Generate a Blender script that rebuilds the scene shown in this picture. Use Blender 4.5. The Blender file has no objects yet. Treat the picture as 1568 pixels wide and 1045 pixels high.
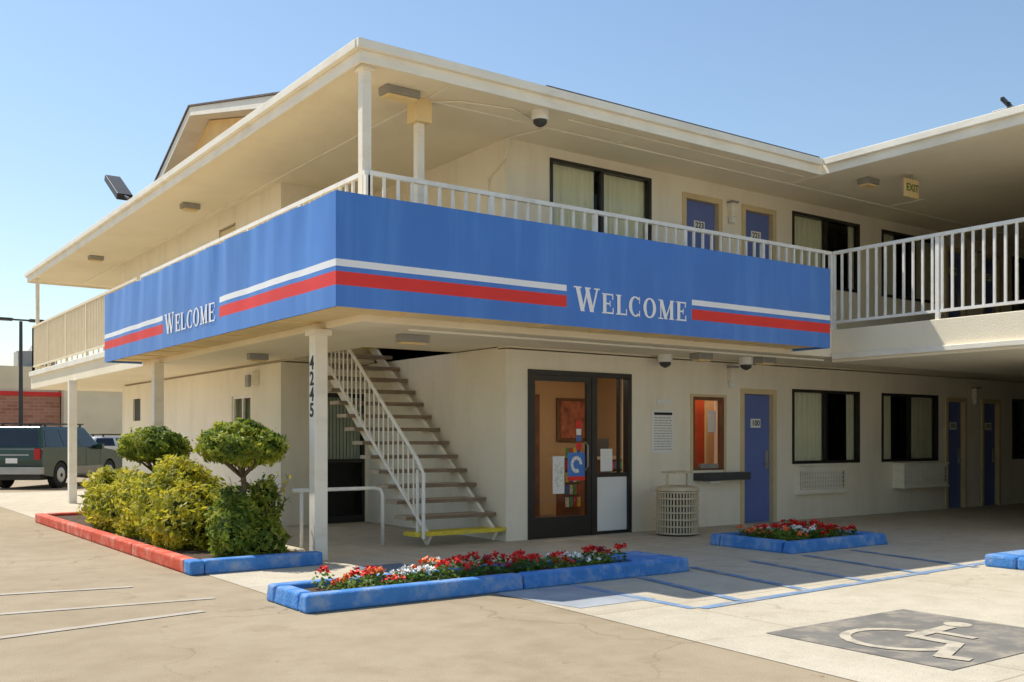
import bpy, math, random
import numpy as np
from mathutils import Vector
random.seed(3)
S=bpy.context.scene
# ---------------------------------------------------------------- materials
def mat(name,col,rough=.8,var=.12,scale=3.0,bump=0.0,bscale=60.0,metal=0.0,spec=.3,stain=None,stain_amt=0.0,stain_scale=(1,1,1),fine=0.0):
    m=bpy.data.materials.new(name); m.use_nodes=True
    nt=m.node_tree; N=nt.nodes; L=nt.links
    b=N['Principled BSDF']; b.inputs['Roughness'].default_value=rough; b.inputs['Metallic'].default_value=metal
    b.inputs['Specular IOR Level'].default_value=spec
    tc=N.new('ShaderNodeTexCoord')
    n=N.new('ShaderNodeTexNoise'); n.inputs['Scale'].default_value=scale; n.inputs['Detail'].default_value=5
    L.new(tc.outputs['Object'],n.inputs['Vector'])
    r=N.new('ShaderNodeValToRGB'); r.color_ramp.elements[0].position=.3; r.color_ramp.elements[1].position=.7
    r.color_ramp.elements[0].color=(*[c*(1-var) for c in col],1); r.color_ramp.elements[1].color=(*[min(1,c*(1+var)) for c in col],1)
    L.new(n.outputs['Fac'],r.inputs['Fac']); out=r.outputs['Color']
    if stain:
        mp=N.new('ShaderNodeMapping'); mp.inputs['Scale'].default_value=stain_scale
        L.new(tc.outputs['Object'],mp.inputs['Vector'])
        n2=N.new('ShaderNodeTexNoise'); n2.inputs['Scale'].default_value=1; n2.inputs['Detail'].default_value=7; n2.inputs['Roughness'].default_value=.65
        L.new(mp.outputs[0],n2.inputs['Vector'])
        r2=N.new('ShaderNodeValToRGB'); r2.color_ramp.elements[0].position=.48; r2.color_ramp.elements[1].position=.72
        r2.color_ramp.elements[0].color=(0,0,0,1); r2.color_ramp.elements[1].color=(stain_amt,)*3+(1,)
        L.new(n2.outputs['Fac'],r2.inputs['Fac'])
        mx=N.new('ShaderNodeMixRGB'); mx.inputs['Color2'].default_value=(*stain,1)
        L.new(r2.outputs['Color'],mx.inputs['Fac']); L.new(out,mx.inputs['Color1']); out=mx.outputs['Color']
    L.new(out,b.inputs['Base Color'])
    if bump>0:
        n3=N.new('ShaderNodeTexNoise'); n3.inputs['Scale'].default_value=bscale; n3.inputs['Detail'].default_value=3
        L.new(tc.outputs['Object'],n3.inputs['Vector'])
        bp=N.new('ShaderNodeBump'); bp.inputs['Strength'].default_value=bump; bp.inputs['Distance'].default_value=.02
        L.new(n3.outputs['Fac'],bp.inputs['Height']); L.new(bp.outputs[0],b.inputs['Normal'])
    return m
def glassmat(name,tint=(.88,.92,.90),rough=.0):
    m=bpy.data.materials.new(name); m.use_nodes=True; nt=m.node_tree; N=nt.nodes; L=nt.links
    N.remove(N['Principled BSDF']); o=N['Material Output']
    t=N.new('ShaderNodeBsdfTransparent'); t.inputs[0].default_value=(*tint,1)
    g=N.new('ShaderNodeBsdfGlossy'); g.inputs['Roughness'].default_value=rough; g.inputs[0].default_value=(.9,.9,.9,1)
    f=N.new('ShaderNodeLayerWeight'); f.inputs[0].default_value=.22
    x=N.new('ShaderNodeMixShader'); L.new(f.outputs[0],x.inputs[0]); L.new(t.outputs[0],x.inputs[1]); L.new(g.outputs[0],x.inputs[2])
    L.new(x.outputs[0],o.inputs[0]); return m
def leafmat(name,a,b_,c,tr=.4):
    m=bpy.data.materials.new(name); m.use_nodes=True; nt=m.node_tree; N=nt.nodes; L=nt.links
    b=N['Principled BSDF']; b.inputs['Roughness'].default_value=.5; b.inputs['Specular IOR Level'].default_value=.35
    g=N.new('ShaderNodeNewGeometry'); r=N.new('ShaderNodeValToRGB')
    e=r.color_ramp.elements; e[0].color=(*a,1); e[1].color=(*c,1); x=e.new(.5); x.color=(*b_,1)
    tc=N.new('ShaderNodeTexCoord'); n=N.new('ShaderNodeTexNoise'); n.inputs['Scale'].default_value=3.2; n.inputs['Detail'].default_value=3
    L.new(tc.outputs['Object'],n.inputs['Vector'])
    ma=N.new('ShaderNodeMath'); ma.operation='MULTIPLY_ADD'; ma.inputs[1].default_value=.5
    m2=N.new('ShaderNodeMath'); m2.operation='MULTIPLY_ADD'; m2.inputs[1].default_value=2.2; m2.inputs[2].default_value=-.75
    L.new(n.outputs['Fac'],m2.inputs[0]); L.new(g.outputs['Random Per Island'],ma.inputs[0]); L.new(m2.outputs[0],ma.inputs[2])
    L.new(ma.outputs[0],r.inputs['Fac']); L.new(r.outputs['Color'],b.inputs['Base Color'])
    t=N.new('ShaderNodeBsdfTranslucent'); L.new(r.outputs['Color'],t.inputs[0])
    ms=N.new('ShaderNodeMixShader'); ms.inputs[0].default_value=tr
    L.new(b.outputs[0],ms.inputs[1]); L.new(t.outputs[0],ms.inputs[2]); L.new(ms.outputs[0],N['Material Output'].inputs[0])
    return m
def emis(name,col,st):
    m=bpy.data.materials.new(name); m.use_nodes=True; b=m.node_tree.nodes['Principled BSDF']
    b.inputs['Emission Color'].default_value=(*col,1); b.inputs['Emission Strength'].default_value=st; return m

STUCCO=mat('stucco_cream',(.92,.84,.68),.9,.03,1.2,.5,70,stain=(.64,.54,.40),stain_amt=.32,stain_scale=(2.2,2.2,.5))
SOFFIT=mat('soffit_paint',(.92,.82,.62),.85,.03,.8,.25,40,stain=(.70,.56,.38),stain_amt=.3,stain_scale=(.6,.6,.6))
TRIM=mat('trim_cream',(.90,.84,.71),.6,.05,2,.15,30,stain=(.55,.46,.33),stain_amt=.35,stain_scale=(1.5,1.5,6))
WHITE=mat('white_rail_paint',(.90,.88,.82),.5,.04,4,stain=(.5,.4,.28),stain_amt=.3,stain_scale=(6,6,6))
BEIGE=mat('beige_rail_paint',(.86,.75,.55),.6,.05,4)
PANEL=mat('awning_underside',(.86,.66,.35),.8,.08,1.5,.2,12,stain=(.52,.36,.17),stain_amt=.4,stain_scale=(1.2,1.2,1.2))
BLUE=mat('awning_vinyl_blue',(.060,.205,.60),.40,.08,.9,.12,3.5,spec=.45,stain=(.13,.34,.72),stain_amt=.5,stain_scale=(3.5,3.5,.35))
SW=mat('awning_white',(.90,.89,.88),.5,.03,2)
SR=mat('awning_red',(.78,.045,.035),.5,.08,1.2)
DOORB=mat('door_blue_paint',(.14,.19,.45),.45,.06,2,.1,20)
DTRIM=mat('door_frame_tan',(.70,.55,.32),.6,.06,3)
BLACK=mat('black_aluminium',(.02,.018,.017),.35,.1,5,spec=.5)
GLASS=glassmat('window_glass')
GLASS2=glassmat('door_glass',(.95,.96,.95))
CURT=mat('curtain_fabric',(.90,.84,.64),.9,.06,2)
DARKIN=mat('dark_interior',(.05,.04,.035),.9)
GREYM=mat('grey_metal',(.35,.34,.32),.5,.1,5,metal=.3)
DKGREY=mat('dark_grey_plastic',(.06,.06,.06),.5)
TREAD=mat('stair_tread',(.46,.37,.27),.85,.15,5,.4,60)
TREADE=mat('stair_tread_edge',(.26,.19,.13),.8,.2,5)
YEL=mat('yellow_paint',(.80,.64,.06),.6,.12,8,stain=(.35,.28,.15),stain_amt=.7,stain_scale=(9,9,9))
SIGNW=mat('sign_white',(.85,.84,.80),.4,.02,3)
INK=mat('ink_dark',(.03,.03,.04),.6)
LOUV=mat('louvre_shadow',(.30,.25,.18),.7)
KBLUE=mat('kerb_blue_paint',(.07,.25,.62),.75,.14,5,.5,40,stain=(.42,.46,.48),stain_amt=.75,stain_scale=(5,5,5))
KRED=mat('kerb_red_paint',(.68,.10,.05),.75,.14,5,.5,40,stain=(.55,.42,.32),stain_amt=.7,stain_scale=(5,5,5))
SOIL=mat('soil',(.10,.065,.04),.95,.3,12,.8,30)
WOOD=mat('brown_wood',(.20,.09,.045),.5,.25,4)
TAN=mat('lobby_wall',(.62,.44,.24),.8,.05,1)
LFLOOR=mat('lobby_floor',(.22,.13,.08),.3,.2,6)
REDP=mat('red_panel',(.58,.10,.04),.5,.15,3)
SHING=mat('roof_shingle',(.16,.13,.11),.95,.3,9,.6,30)
# ---------------------------------------------------------------- mesh builder
class MB:
    def __init__(s): s.v=[];s.f=[];s.mi=[];s.m=[]
    def _m(s,m):
        if m not in s.m: s.m.append(m)
        return s.m.index(m)
    def poly(s,faces,verts,m):
        o=len(s.v); s.v+= [tuple(v) for v in verts]
        k=s._m(m)
        for f in faces: s.f.append(tuple(o+i for i in f)); s.mi.append(k)
    def box(s,x0,x1,y0,y1,z0,z1,m):
        if m in (GLASS,GLASS2):      # a pane is one thin sheet
            if x1-x0<y1-y0: s.poly([(0,1,2,3)],[(x0,y1,z0),(x0,y0,z0),(x0,y0,z1),(x0,y1,z1)],m)
            else: s.poly([(0,1,2,3)],[(x0,y0,z0),(x1,y0,z0),(x1,y0,z1),(x0,y0,z1)],m)
            return
        v=[(x0,y0,z0),(x1,y0,z0),(x1,y1,z0),(x0,y1,z0),(x0,y0,z1),(x1,y0,z1),(x1,y1,z1),(x0,y1,z1)]
        s.poly([(0,3,2,1),(4,5,6,7),(0,1,5,4),(1,2,6,5),(2,3,7,6),(3,0,4,7)],v,m)
    def beam(s,p,q,w,h,m):
        p=Vector(p);q=Vector(q);d=(q-p).normalized()
        up=Vector((0,0,1)) if abs(d.z)<.95 else Vector((0,1,0))
        a=d.cross(up).normalized()*w/2; b=a.cross(d).normalized()*h/2
        v=[p-a-b,p+a-b,p+a+b,p-a+b,q-a-b,q+a-b,q+a+b,q-a+b]
        s.poly([(0,3,2,1),(4,5,6,7),(0,1,5,4),(1,2,6,5),(2,3,7,6),(3,0,4,7)],v,m)
    def tube(s,pts,rad,m,n=10,cap=True):
        pts=[Vector(p) for p in pts]
        if not hasattr(rad,'__len__'): rad=[rad]*len(pts)
        vs=[];
        for i,p in enumerate(pts):
            d=(pts[min(i+1,len(pts)-1)]-pts[max(i-1,0)]).normalized()
            up=Vector((0,0,1)) if abs(d.z)<.9 else Vector((1,0,0))
            a=d.cross(up).normalized(); b=a.cross(d)
            for k in range(n):
                t=2*math.pi*k/n; vs.append(p+(a*math.cos(t)+b*math.sin(t))*rad[i])
        fs=[]
        for i in range(len(pts)-1):
            for k in range(n): fs.append((i*n+k,i*n+(k+1)%n,(i+1)*n+(k+1)%n,(i+1)*n+k))
        if cap: fs+= [tuple(range(n-1,-1,-1)),tuple((len(pts)-1)*n+k for k in range(n))]
        s.poly(fs,vs,m)
    def obj(s,name,parent=None,bevel=0,smooth=False,seg=2):
        me=bpy.data.meshes.new(name); me.from_pydata(s.v,[],s.f)
        for m in s.m: me.materials.append(m)
        me.polygons.foreach_set('material_index',s.mi)
        if smooth: me.polygons.foreach_set('use_smooth',[True]*len(s.f))
        me.update()
        o=bpy.data.objects.new(name,me); S.collection.objects.link(o)
        if parent: o.parent=parent
        if bevel:
            b=o.modifiers.new('bevel','BEVEL'); b.width=bevel; b.segments=seg; b.limit_method='ANGLE'
        return o
def empty(name,loc=(0,0,0),rz=0):
    e=bpy.data.objects.new(name,None); e.location=loc; e.rotation_euler[2]=rz; S.collection.objects.link(e); return e
def text(name,s,loc,size,rot,m,parent,align='CENTER',off=0.0):
    c=bpy.data.curves.new(name,'FONT'); c.body=s; c.size=size; c.extrude=.001; c.offset=off; c.align_x=align; c.align_y='CENTER'
    c.materials.append(m); o=bpy.data.objects.new(name,c); o.location=loc; o.rotation_euler=rot; o.parent=parent
    S.collection.objects.link(o); return o
RF=(math.pi/2,0,0); RL=(math.pi/2,0,-math.pi/2)

def wall(mb,axis,p0,p1,a0,a1,z0,z1,ops,m):
    """wall slab p0..p1 thick, spanning a0..a1, with openings (a,b,z,z)"""
    xs=sorted(set([a0,a1]+[v for o in ops for v in o[:2] if a0<v<a1]))
    for i in range(len(xs)-1):
        c=(xs[i]+xs[i+1])/2; zz=[(o[2],o[3]) for o in ops if o[0]<c<o[1]]; zz.sort(); z=z0
        for (q0,q1) in zz+[(z1,z1)]:
            if q0>z+1e-4:
                if axis=='y': mb.box(xs[i],xs[i+1],p0,p1,z,q0,m)
                else: mb.box(p0,p1,xs[i],xs[i+1],z,q0,m)
            z=max(z,q1)

motel=empty('motel_building')
# ---------------------------------------------------------------- walls
F2=3.12; SOF=5.48
gops=[(8.215,10.14,0,2.36),(11.44,12.15,.9,2.06),(12.6,13.39,0,2.18),(13.86,15.76,.965,2.25),(16.44,18.31,.965,2.25),(18.63,19.3,0,2.18),(19.97,20.62,0,2.18),(21.15,23.0,.965,2.25)]
uops=[(8.60,10.55,4.05,5.34),(11.26,12.06,F2,5.2),(12.63,13.38,F2,5.2),(13.86,15.76,4.05,5.3),(16.44,18.31,4.05,5.3),(18.63,19.3,F2,5.2),(19.97,20.62,F2,5.2),(21.15,23.0,4.05,5.3)]
w=MB()
wall(w,'y',11,11.2,7.85,26,0,2.62,gops,STUCCO)
wall(w,'y',11,11.2,7.85,26,F2,SOF,uops,STUCCO)
w.box(7.85,8.05,11.2,15.0,0,SOF,STUCCO)                # wall beside stairs
wall(w,'y',15.0,15.2,6.3,8.05,0,2.62,[(6.95,7.8,0,2.15)],STUCCO)
w.box(6.3,8.05,15.0,15.2,F2,SOF,STUCCO)
wall(w,'x',6.3,6.5,15.2,24.2,0,2.62,[(16.3,17.2,1.62,2.14),(22.9,23.5,1.8,2.3)],STUCCO)
wall(w,'x',6.3,6.5,15.2,24.2,F2,SOF,[(17.0,17.85,F2,5.2)],STUCCO)
w.box(6.3,26,24.2,24.4,0,SOF,STUCCO)
w.box(15.2,15.4,-8,7.3,0,SOF,STUCCO); w.box(15.4,26,7.1,7.3,0,SOF,STUCCO)
w.box(26,26.2,-8,24.4,0,SOF,STUCCO)
w.obj('walls',motel)
# slabs (balcony deck)
s=MB()
s.box(4.95,26,9.6,11,2.66,F2,SOFFIT)
s.box(4.95,6.38,11,27.9,2.66,F2,SOFFIT)
s.box(6.38,7.85,11.0,12.3,2.66,F2,SOFFIT)
s.box(6.38,7.85,14.75,15.0,2.66,F2,SOFFIT)
s.box(6.38,26,24.4,27.9,2.66,F2,SOFFIT)
s.box(7.85,26,11,24.4,2.64,F2-.02,SOFFIT)
s.box(6.38,7.85,15.0,24.4,2.64,F2-.02,SOFFIT)
s.box(13.05,26,-8,9.6,2.58,3.08,SOFFIT)
s.box(12.99,13.05,-8,9.56,2.62,2.70,TRIM)
s.box(4.90,4.95,17.9,27.9,2.98,3.1,TRIM)
s.obj('balcony_slab',motel,bevel=.01)
# roof
r=MB()
r.box(4.95,26,9.6,28.2,SOF,5.62,SOFFIT); r.box(12.8,26,-8,9.6,SOF,5.62,SOFFIT)
r.box(5.0,26,9.65,28.1,5.62,5.70,SHING); r.box(12.85,26,-8,9.65,5.62,5.70,SHING)
r.obj('roof_and_soffit',motel)
f=MB()
f.box(4.91,12.76,9.56,9.6,5.43,5.60,TRIM); f.box(4.91,4.95,9.6,28.2,5.43,5.60,TRIM); f.box(12.76,12.8,-8,9.6,5.43,5.60,TRIM)
f.box(4.86,12.71,9.50,9.56,5.56,5.66,TRIM); f.box(4.85,4.91,9.561,28.2,5.56,5.66,TRIM); f.box(12.70,12.76,-8,9.499,5.56,5.66,TRIM)
f.box(4.95,26,28.2,28.24,5.43,5.66,TRIM)
f.box(7.4,12.65,9.52,9.60,5.662,5.685,SHING)
# soffit battens
f.box(6.15,6.19,9.62,28,5.465,SOF+.005,TRIM); f.box(6.19,26,10.3,10.34,5.465,SOF+.005,TRIM)
for x in (9.2,12.9,15.6): f.box(x,x+.03,9.62,10.3,5.467,SOF+.004,TRIM)
f.obj('fascia_and_gutter',motel,bevel=.008)
# gable
g=MB()
def prism(mb,yz,x0,x1,m):
    n=len(yz); v=[(x0,a,b) for a,b in yz]+[(x1,a,b) for a,b in yz]
    mb.poly([tuple(range(n)),tuple(range(2*n-1,n-1,-1))]+[(i,i+n,(i+1)%n+n,(i+1)%n) for i in range(n)],v,m)
prism(g,[(12.4,6.0),(21.9,6.0),(18.5,7.38)],6.35,12,mat('gable_siding',(.88,.60,.27),.85,.08,3))
prism(g,[(12.0,5.92),(18.5,7.40),(18.5,7.56),(12.0,6.10)],5.98,12,TRIM)
prism(g,[(22.4,5.62),(18.5,7.40),(18.5,7.56),(22.4,5.82)],5.98,12,TRIM)
prism(g,[(12.0,6.105),(18.5,7.565),(18.5,7.595),(12.0,6.135)],5.95,12,SHING)
prism(g,[(22.4,5.825),(18.5,7.565),(18.5,7.595),(22.4,5.855)],5.95,12,SHING)
g.obj('roof_gable',motel)
rv=MB()
rv.box(14.2,14.42,12.4,12.6,5.7,6.55,SIGNW); rv.box(14.6,15.1,12.5,12.8,5.7,6.62,SIGNW)
rv.tube([(13.95,12.3,5.7),(13.95,12.3,6.55)],.08,GREYM); rv.tube([(13.95,12.3,6.55),(13.95,12.3,6.62)],.13,GREYM)
rv.box(13.3,13.75,6.9,7.2,5.7,5.88,GREYM); rv.beam((13.2,7.0,5.98),(14.0,7.2,5.98),.05,.05,DKGREY); rv.box(13.4,13.44,7.0,7.04,5.88,5.98,DKGREY)
rv.obj('roof_vents',motel,bevel=.01)
# ---------------------------------------------------------------- columns
c=MB()
for y in (10.58,16.8,23.0): c.box(4.82,4.98,y-.08,y+.08,0,2.66,TRIM); 
c.box(5.0,5.11,9.68,9.79,F2,SOF,TRIM); c.box(4.97,5.14,9.65,9.82,5.40,SOF-.002,TRIM)
c.box(6.08,6.18,10.35,10.45,F2,5.2,TRIM)
c.box(5.02,5.1,27.6,27.7,F2,SOF,TRIM)
c.box(4.78,5.02,10.47,10.69,2.58,2.655,TRIM)
c.obj('columns',motel,bevel=.008)
for i,ch in enumerate('4245'): text('address_digit',ch,(4.817,10.58,2.26-i*.18),.22,RL,INK,motel,off=.006)
# ---------------------------------------------------------------- railings
def rail(mb,axis,p,a0,a1,z0,z1,sp,m,post=1.6,t=.032,bw=.03):
    def B(u0,u1,w,za,zb):
        if axis=='y': mb.box(u0,u1,p-w,p+w,za,zb,m)
        else: mb.box(p-w,p+w,u0,u1,za,zb,m)
    B(a0,a1,.028,z1-.05,z1); B(a0,a1,.02,z0+.10,z0+.14)
    n=int((a1-a0)/sp)
    for i in range(n+1):
        u=a0+i*(a1-a0)/n; B(u-bw/2,u+bw/2,bw/2,z0+.14,z1-.05)
    n=max(1,int((a1-a0)/post))
    for i in range(n+1):
        u=a0+i*(a1-a0)/n; B(u-.027,u+.027,.027,z0-.02,z1-.052)
k=MB(); rail(k,'y',9.64,5.06,13.08,F2,4.3,.175,WHITE); rail(k,'x',5.03,9.64,18.2,F2,4.3,.16,WHITE)
rail(k,'x',13.1,-6,9.6,3.08,4.3,.15,WHITE); k.obj('balcony_railing',motel)
k=MB(); rail(k,'x',5.0,18.3,27.85,F2,4.28,.13,BEIGE); rail(k,'y',27.85,5.0,12,F2,4.28,.13,BEIGE); k.obj('side_railing',motel)
# ---------------------------------------------------------------- windows and doors
def window(mb,x0,x1,z0,z1,y=11.0,curt=.62,cur2=.88):
    t=.05
    mb.box(x0,x1,y-.015,y+.08,z0,z0+t,BLACK); mb.box(x0,x1,y-.015,y+.08,z1-t,z1,BLACK)
    mb.box(x0,x0+t,y-.015,y+.08,z0+t,z1-t,BLACK); mb.box(x1-t,x1,y-.015,y+.08,z0+t,z1-t,BLACK)
    xm=(x0+x1)/2; mb.box(xm-.03,xm+.03,y+.0,y+.075,z0+t,z1-t,BLACK)
    mb.box(x0+t,x1-t,y+.04,y+.046,z0+t,z1-t,GLASS)
    def cur(a,b):
        n=int((b-a)/.015); vs=[];fs=[]
        for i in range(n+1):
            x=a+(b-a)*i/n; d=.022*math.sin(x*55+math.sin(x*9)*1.5)+.01*math.sin(x*23)
            vs+=[(x,y+.11+d,z0-.1),(x,y+.11+d*.7,z1)]
        for i in range(n): fs.append((2*i,2*i+2,2*i+3,2*i+1))
        mb.poly(fs,vs,CURT)
    W=x1-x0
    if curt>0: cur(x0,x0+W*curt)
    if cur2<1: cur(x0+W*cur2,x1)
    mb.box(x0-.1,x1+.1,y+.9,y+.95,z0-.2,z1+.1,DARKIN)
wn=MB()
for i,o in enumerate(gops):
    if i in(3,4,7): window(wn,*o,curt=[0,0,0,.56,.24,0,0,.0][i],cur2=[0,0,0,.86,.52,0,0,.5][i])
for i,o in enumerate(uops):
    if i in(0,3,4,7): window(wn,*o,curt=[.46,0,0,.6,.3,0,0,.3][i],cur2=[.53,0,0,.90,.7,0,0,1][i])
wn.obj('windows',motel)
dr=MB()
def door(x0,x1,z0,z1,y=11.0):
    dr.box(x0+.04,x1-.04,y+.07,y+.11,z0+.01,z1-.05,DOORB)
    for a,b in((x0-.05,x0+.035),(x1-.035,x1+.05)): dr.box(a,b,y-.02,y+.10,z0,z1+.04,DTRIM)
    dr.box(x0+.035,x1-.035,y-.02,y+.10,z1-.045,z1+.04,DTRIM)
    dr.tube([(x1-.11,y+.07,z0+.98),(x1-.11,y+.015,z0+.98),(x1-.19,y+.01,z0+.98)],.014,GREYM)
    dr.box(x1-.15,x1-.08,y+.055,y+.07,z0+.9,z0+1.2,GREYM)
    dr.box(x0,x1,y+.02,y+.12,z0-.0,z0+.012,GREYM)
    xm=(x0+x1)/2; dr.box(xm-.12,xm+.12,y+.056,y+.07,z0+1.58,z0+1.73,SIGNW)
    return xm
nums=[]
for o,nm in ((gops[2],'100'),(gops[5],'101'),(gops[6],'103')): nums.append((door(o[0],o[1],o[2],o[3]),1.655,nm))
for o,nm in ((uops[1],'223'),(uops[2],'221'),(uops[5],'219'),(uops[6],'217')): nums.append((door(o[0],o[1],o[2],o[3]),F2+1.655,nm))
dr.obj('room_doors',motel,bevel=.003)
for x,z,t in nums: text('room_number',t,(x,11.053,z),.13,RF,INK,motel,off=.002)
# side openings
sd=MB()
sd.box(6.33,6.38,16.3,17.2,1.62,1.66,WHITE); sd.box(6.33,6.38,16.3,17.2,2.1,2.14,WHITE); sd.box(6.33,6.38,16.3,16.34,1.66,2.1,WHITE); sd.box(6.33,6.38,17.16,17.2,1.66,2.1,WHITE); sd.box(6.33,6.38,16.73,16.77,1.66,2.1,WHITE)
sd.box(6.36,6.365,16.34,17.16,1.66,2.1,GLASS); sd.box(6.6,6.62,16,17.5,1.4,2.4,mat('side_blind',(.45,.55,.34),.8))
sd.box(6.34,6.38,22.9,23.5,1.8,2.3,DKGREY)
sd.box(6.33,6.40,17.04,17.81,F2,5.16,DTRIM)
for a,b in((6.95,7.0),(7.75,7.8)): sd.box(a,b,15.02,15.1,0,2.15,BLACK)
sd.box(7.0,7.75,15.02,15.1,2.08,2.15,BLACK); sd.box(7.0,7.75,15.02,15.1,0,.12,BLACK); sd.box(7.0,7.75,15.02,15.1,1.0,1.06,BLACK)
sd.box(7.0,7.75,15.055,15.06,.12,2.08,GLASS)
VB=mat('vertical_blind',(.60,.61,.50),.8)
for i in range(12): sd.box(7.0+i*.063,7.05+i*.063,15.09,15.10,1.06,2.08,VB)
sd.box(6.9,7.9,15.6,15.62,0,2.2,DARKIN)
sd.obj('side_windows_and_door',motel)
# ---------------------------------------------------------------- lobby
lb=MB()
lb.box(8.05,12.4,11.2,14.4,-.02,.008,LFLOOR); lb.box(8.05,12.4,14.4,14.5,0,2.64,TAN); lb.box(12.4,12.5,11.2,14.5,0,2.64,TAN)
lb.box(8.05,8.07,11.2,14.4,0,2.64,TAN); lb.box(8.07,12.4,11.2,14.4,2.60,2.63,SOFFIT)
lb.box(10.3,12.3,12.6,13.0,0,1.05,WOOD); lb.box(10.2,12.35,12.5,13.1,1.05,1.1,mat('counter_top',(.5,.4,.28),.3))
lb.box(9.95,10.05,14.3,14.4,0,2.1,WOOD);lb.box(10.85,10.95,14.3,14.4,0,2.1,WOOD);lb.box(9.95,10.95,14.3,14.4,2.1,2.2,WOOD);lb.box(10.05,10.85,14.36,14.4,0,2.1,REDP)
PP=mat('picture_print',(.45,.36,.28),.4,.5,8)
lb.box(8.95,9.5,14.34,14.4,1.0,1.95,WOOD); lb.box(9.01,9.44,14.32,14.34,1.06,1.89,PP)
lb.box(11.4,12.2,14.34,14.4,1.35,2.15,WOOD); lb.box(11.46,12.14,14.32,14.34,1.41,2.09,mat('picture_print_b',(.45,.15,.08),.4,.5,7))
lb.box(12.34,12.4,12.3,13.1,1.3,2.0,WOOD); lb.box(12.33,12.339,12.36,13.04,1.36,1.94,PP)
lb.box(8.6,9.2,13.3,13.9,0,.45,WOOD); lb.box(8.6,9.2,13.8,13.9,.45,.95,WOOD)
lb.box(9.6,9.9,11.9,12.1,.0,1.1,WOOD)
BR=[mat('brochure_%s'%n,c,.5,.3,25) for n,c in(('white',(.8,.78,.7)),('red',(.6,.08,.05)),('blue',(.08,.2,.5)),('green',(.15,.4,.12)),('yellow',(.8,.6,.1)))]
for i in range(4):
    for j in range(5): lb.box(9.6+i*.075,9.66+i*.075,11.87,11.89,.35+j*.19,.50+j*.19,BR[(i*3+j*2)%5])
    for j in range(3): lb.box(11.05+i*.09,11.12+i*.09,12.48,12.49,.55+j*.17,.68+j*.17,BR[(i+j*3)%5])
lb.box(10.9,11.2,12.7,12.95,1.1,1.4,DKGREY); lb.box(11.6,11.75,12.6,12.75,1.1,1.3,SIGNW)
lb.box(11.35,12.35,11.6,11.62,.6,2.3,REDP); lb.box(11.93,12.10,11.12,11.13,1.5,1.85,SIGNW); lb.box(11.6,11.8,11.50,11.59,1.0,1.15,WOOD)
lb.box(8.8,9.6,12.2,12.6,2.58,2.598,emis('lobby_lamp_a',(1,.88,.7),11)); lb.box(10.6,11.6,11.8,12.1,2.58,2.598,emis('lobby_lamp_b',(1,.88,.7),11))
lb.box(11.5,12.1,11.26,11.45,2.58,2.598,emis('lobby_lamp_c',(1,.85,.65),10))
lb.obj('lobby_interior',motel)
en=MB(); y=11.0
x0,x1,z1=8.215,10.14,2.36; xm=9.42
for a,b in((x0,x0+.06),(x1-.07,x1)): en.box(a,b,y-.02,y+.10,0,z1,BLACK)
en.box(x0+.06,x1-.07,y-.02,y+.10,z1-.07,z1,BLACK)
en.box(xm-.05,xm+.05,y-.01,y+.09,0,z1-.07,BLACK)
en.box(x0+.06,xm-.05,y,y+.06,.01,.30,BLACK); 
en.box(x0+.06,x0+.13,y,y+.06,.3,z1-.07,BLACK); en.box(xm-.13,xm-.05,y+.001,y+.061,.3,z1-.07,BLACK); en.box(x0+.13,xm-.13,y,y+.06,z1-.15,z1-.07,BLACK)
en.box(x0+.13,xm-.13,y+.03,y+.036,.3,z1-.15,GLASS2)
en.box(xm+.05,x1-.07,y,y+.07,.84,.90,BLACK); en.box(xm+.05,x1-.07,y+.02,y+.05,.05,.84,SIGNW); en.box(xm+.05,x1-.07,y,y+.07,0,.05,BLACK)
en.box(xm+.05,x1-.07,y+.03,y+.036,.9,z1-.07,GLASS2); en.box(9.9,9.93,y+.0,y+.06,.9,z1-.07,BLACK)
en.tube([(xm-.17,y,.95),(xm-.17,y-.06,1.0),(xm-.17,y-.06,1.3),(xm-.17,y,1.35)],.012,GREYM)
en.box(x0+.45,x0+.66,y+.012,y+.016,.62,1.15,SIGNW); en.box(x0+.48,x0+.63,y+.008,y+.011,.72,1.05,BR[0]); en.box(x0+.72,x0+1.04,y+.012,y+.016,.82,1.2,BLUE)
en.box(x0+.72,x0+1.04,y+.008,y+.011,.80,.86,SR)
for a_ in range(7):   # red round emblem on the blue sticker
    t0=a_*.75; cxx,czz=x0+.88,1.03
    en.poly([(0,1,2,3)],[(cxx+r_*math.cos(t),y+.009,czz+r_*1.15*math.sin(t)) for r_,t in((.06,t0),(.11,t0),(.11,t0+.7),(.06,t0+.7))],SIGNW)
en.box(x0+.88,x0+.97,y+.012,y+.016,1.55,1.66,SR); en.box(x0+.88,x0+.97,y+.012,y+.016,1.45,1.54,SIGNW); en.box(x0+.88,x0+.97,y+.012,y+.016,1.36,1.44,BR[2]);en.box(x0+.88,x0+.97,y+.012,y+.016,1.24,1.34,SR)
en.box(9.55,9.78,y+.012,y+.016,.92,1.25,SIGNW)
a,b,p,q=11.44,12.15,.9,2.06
en.box(a,a+.05,y-.01,y+.08,p,q,WOOD);en.box(b-.05,b,y-.01,y+.08,p,q,WOOD);en.box(a+.05,b-.05,y-.01,y+.08,q-.05,q,WOOD);en.box(a+.05,b-.05,y-.01,y+.08,p,p+.05,WOOD)
en.box(a+.05,b-.05,y+.03,y+.036,p+.05,q-.05,GLASS2)
en.box(a-.05,a,y-.02,y+.02,p-.04,q+.04,DTRIM);en.box(b,b+.05,y-.02,y+.02,p-.04,q+.04,DTRIM);en.box(a,b,y-.02,y+.02,q,q+.04,DTRIM)
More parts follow.
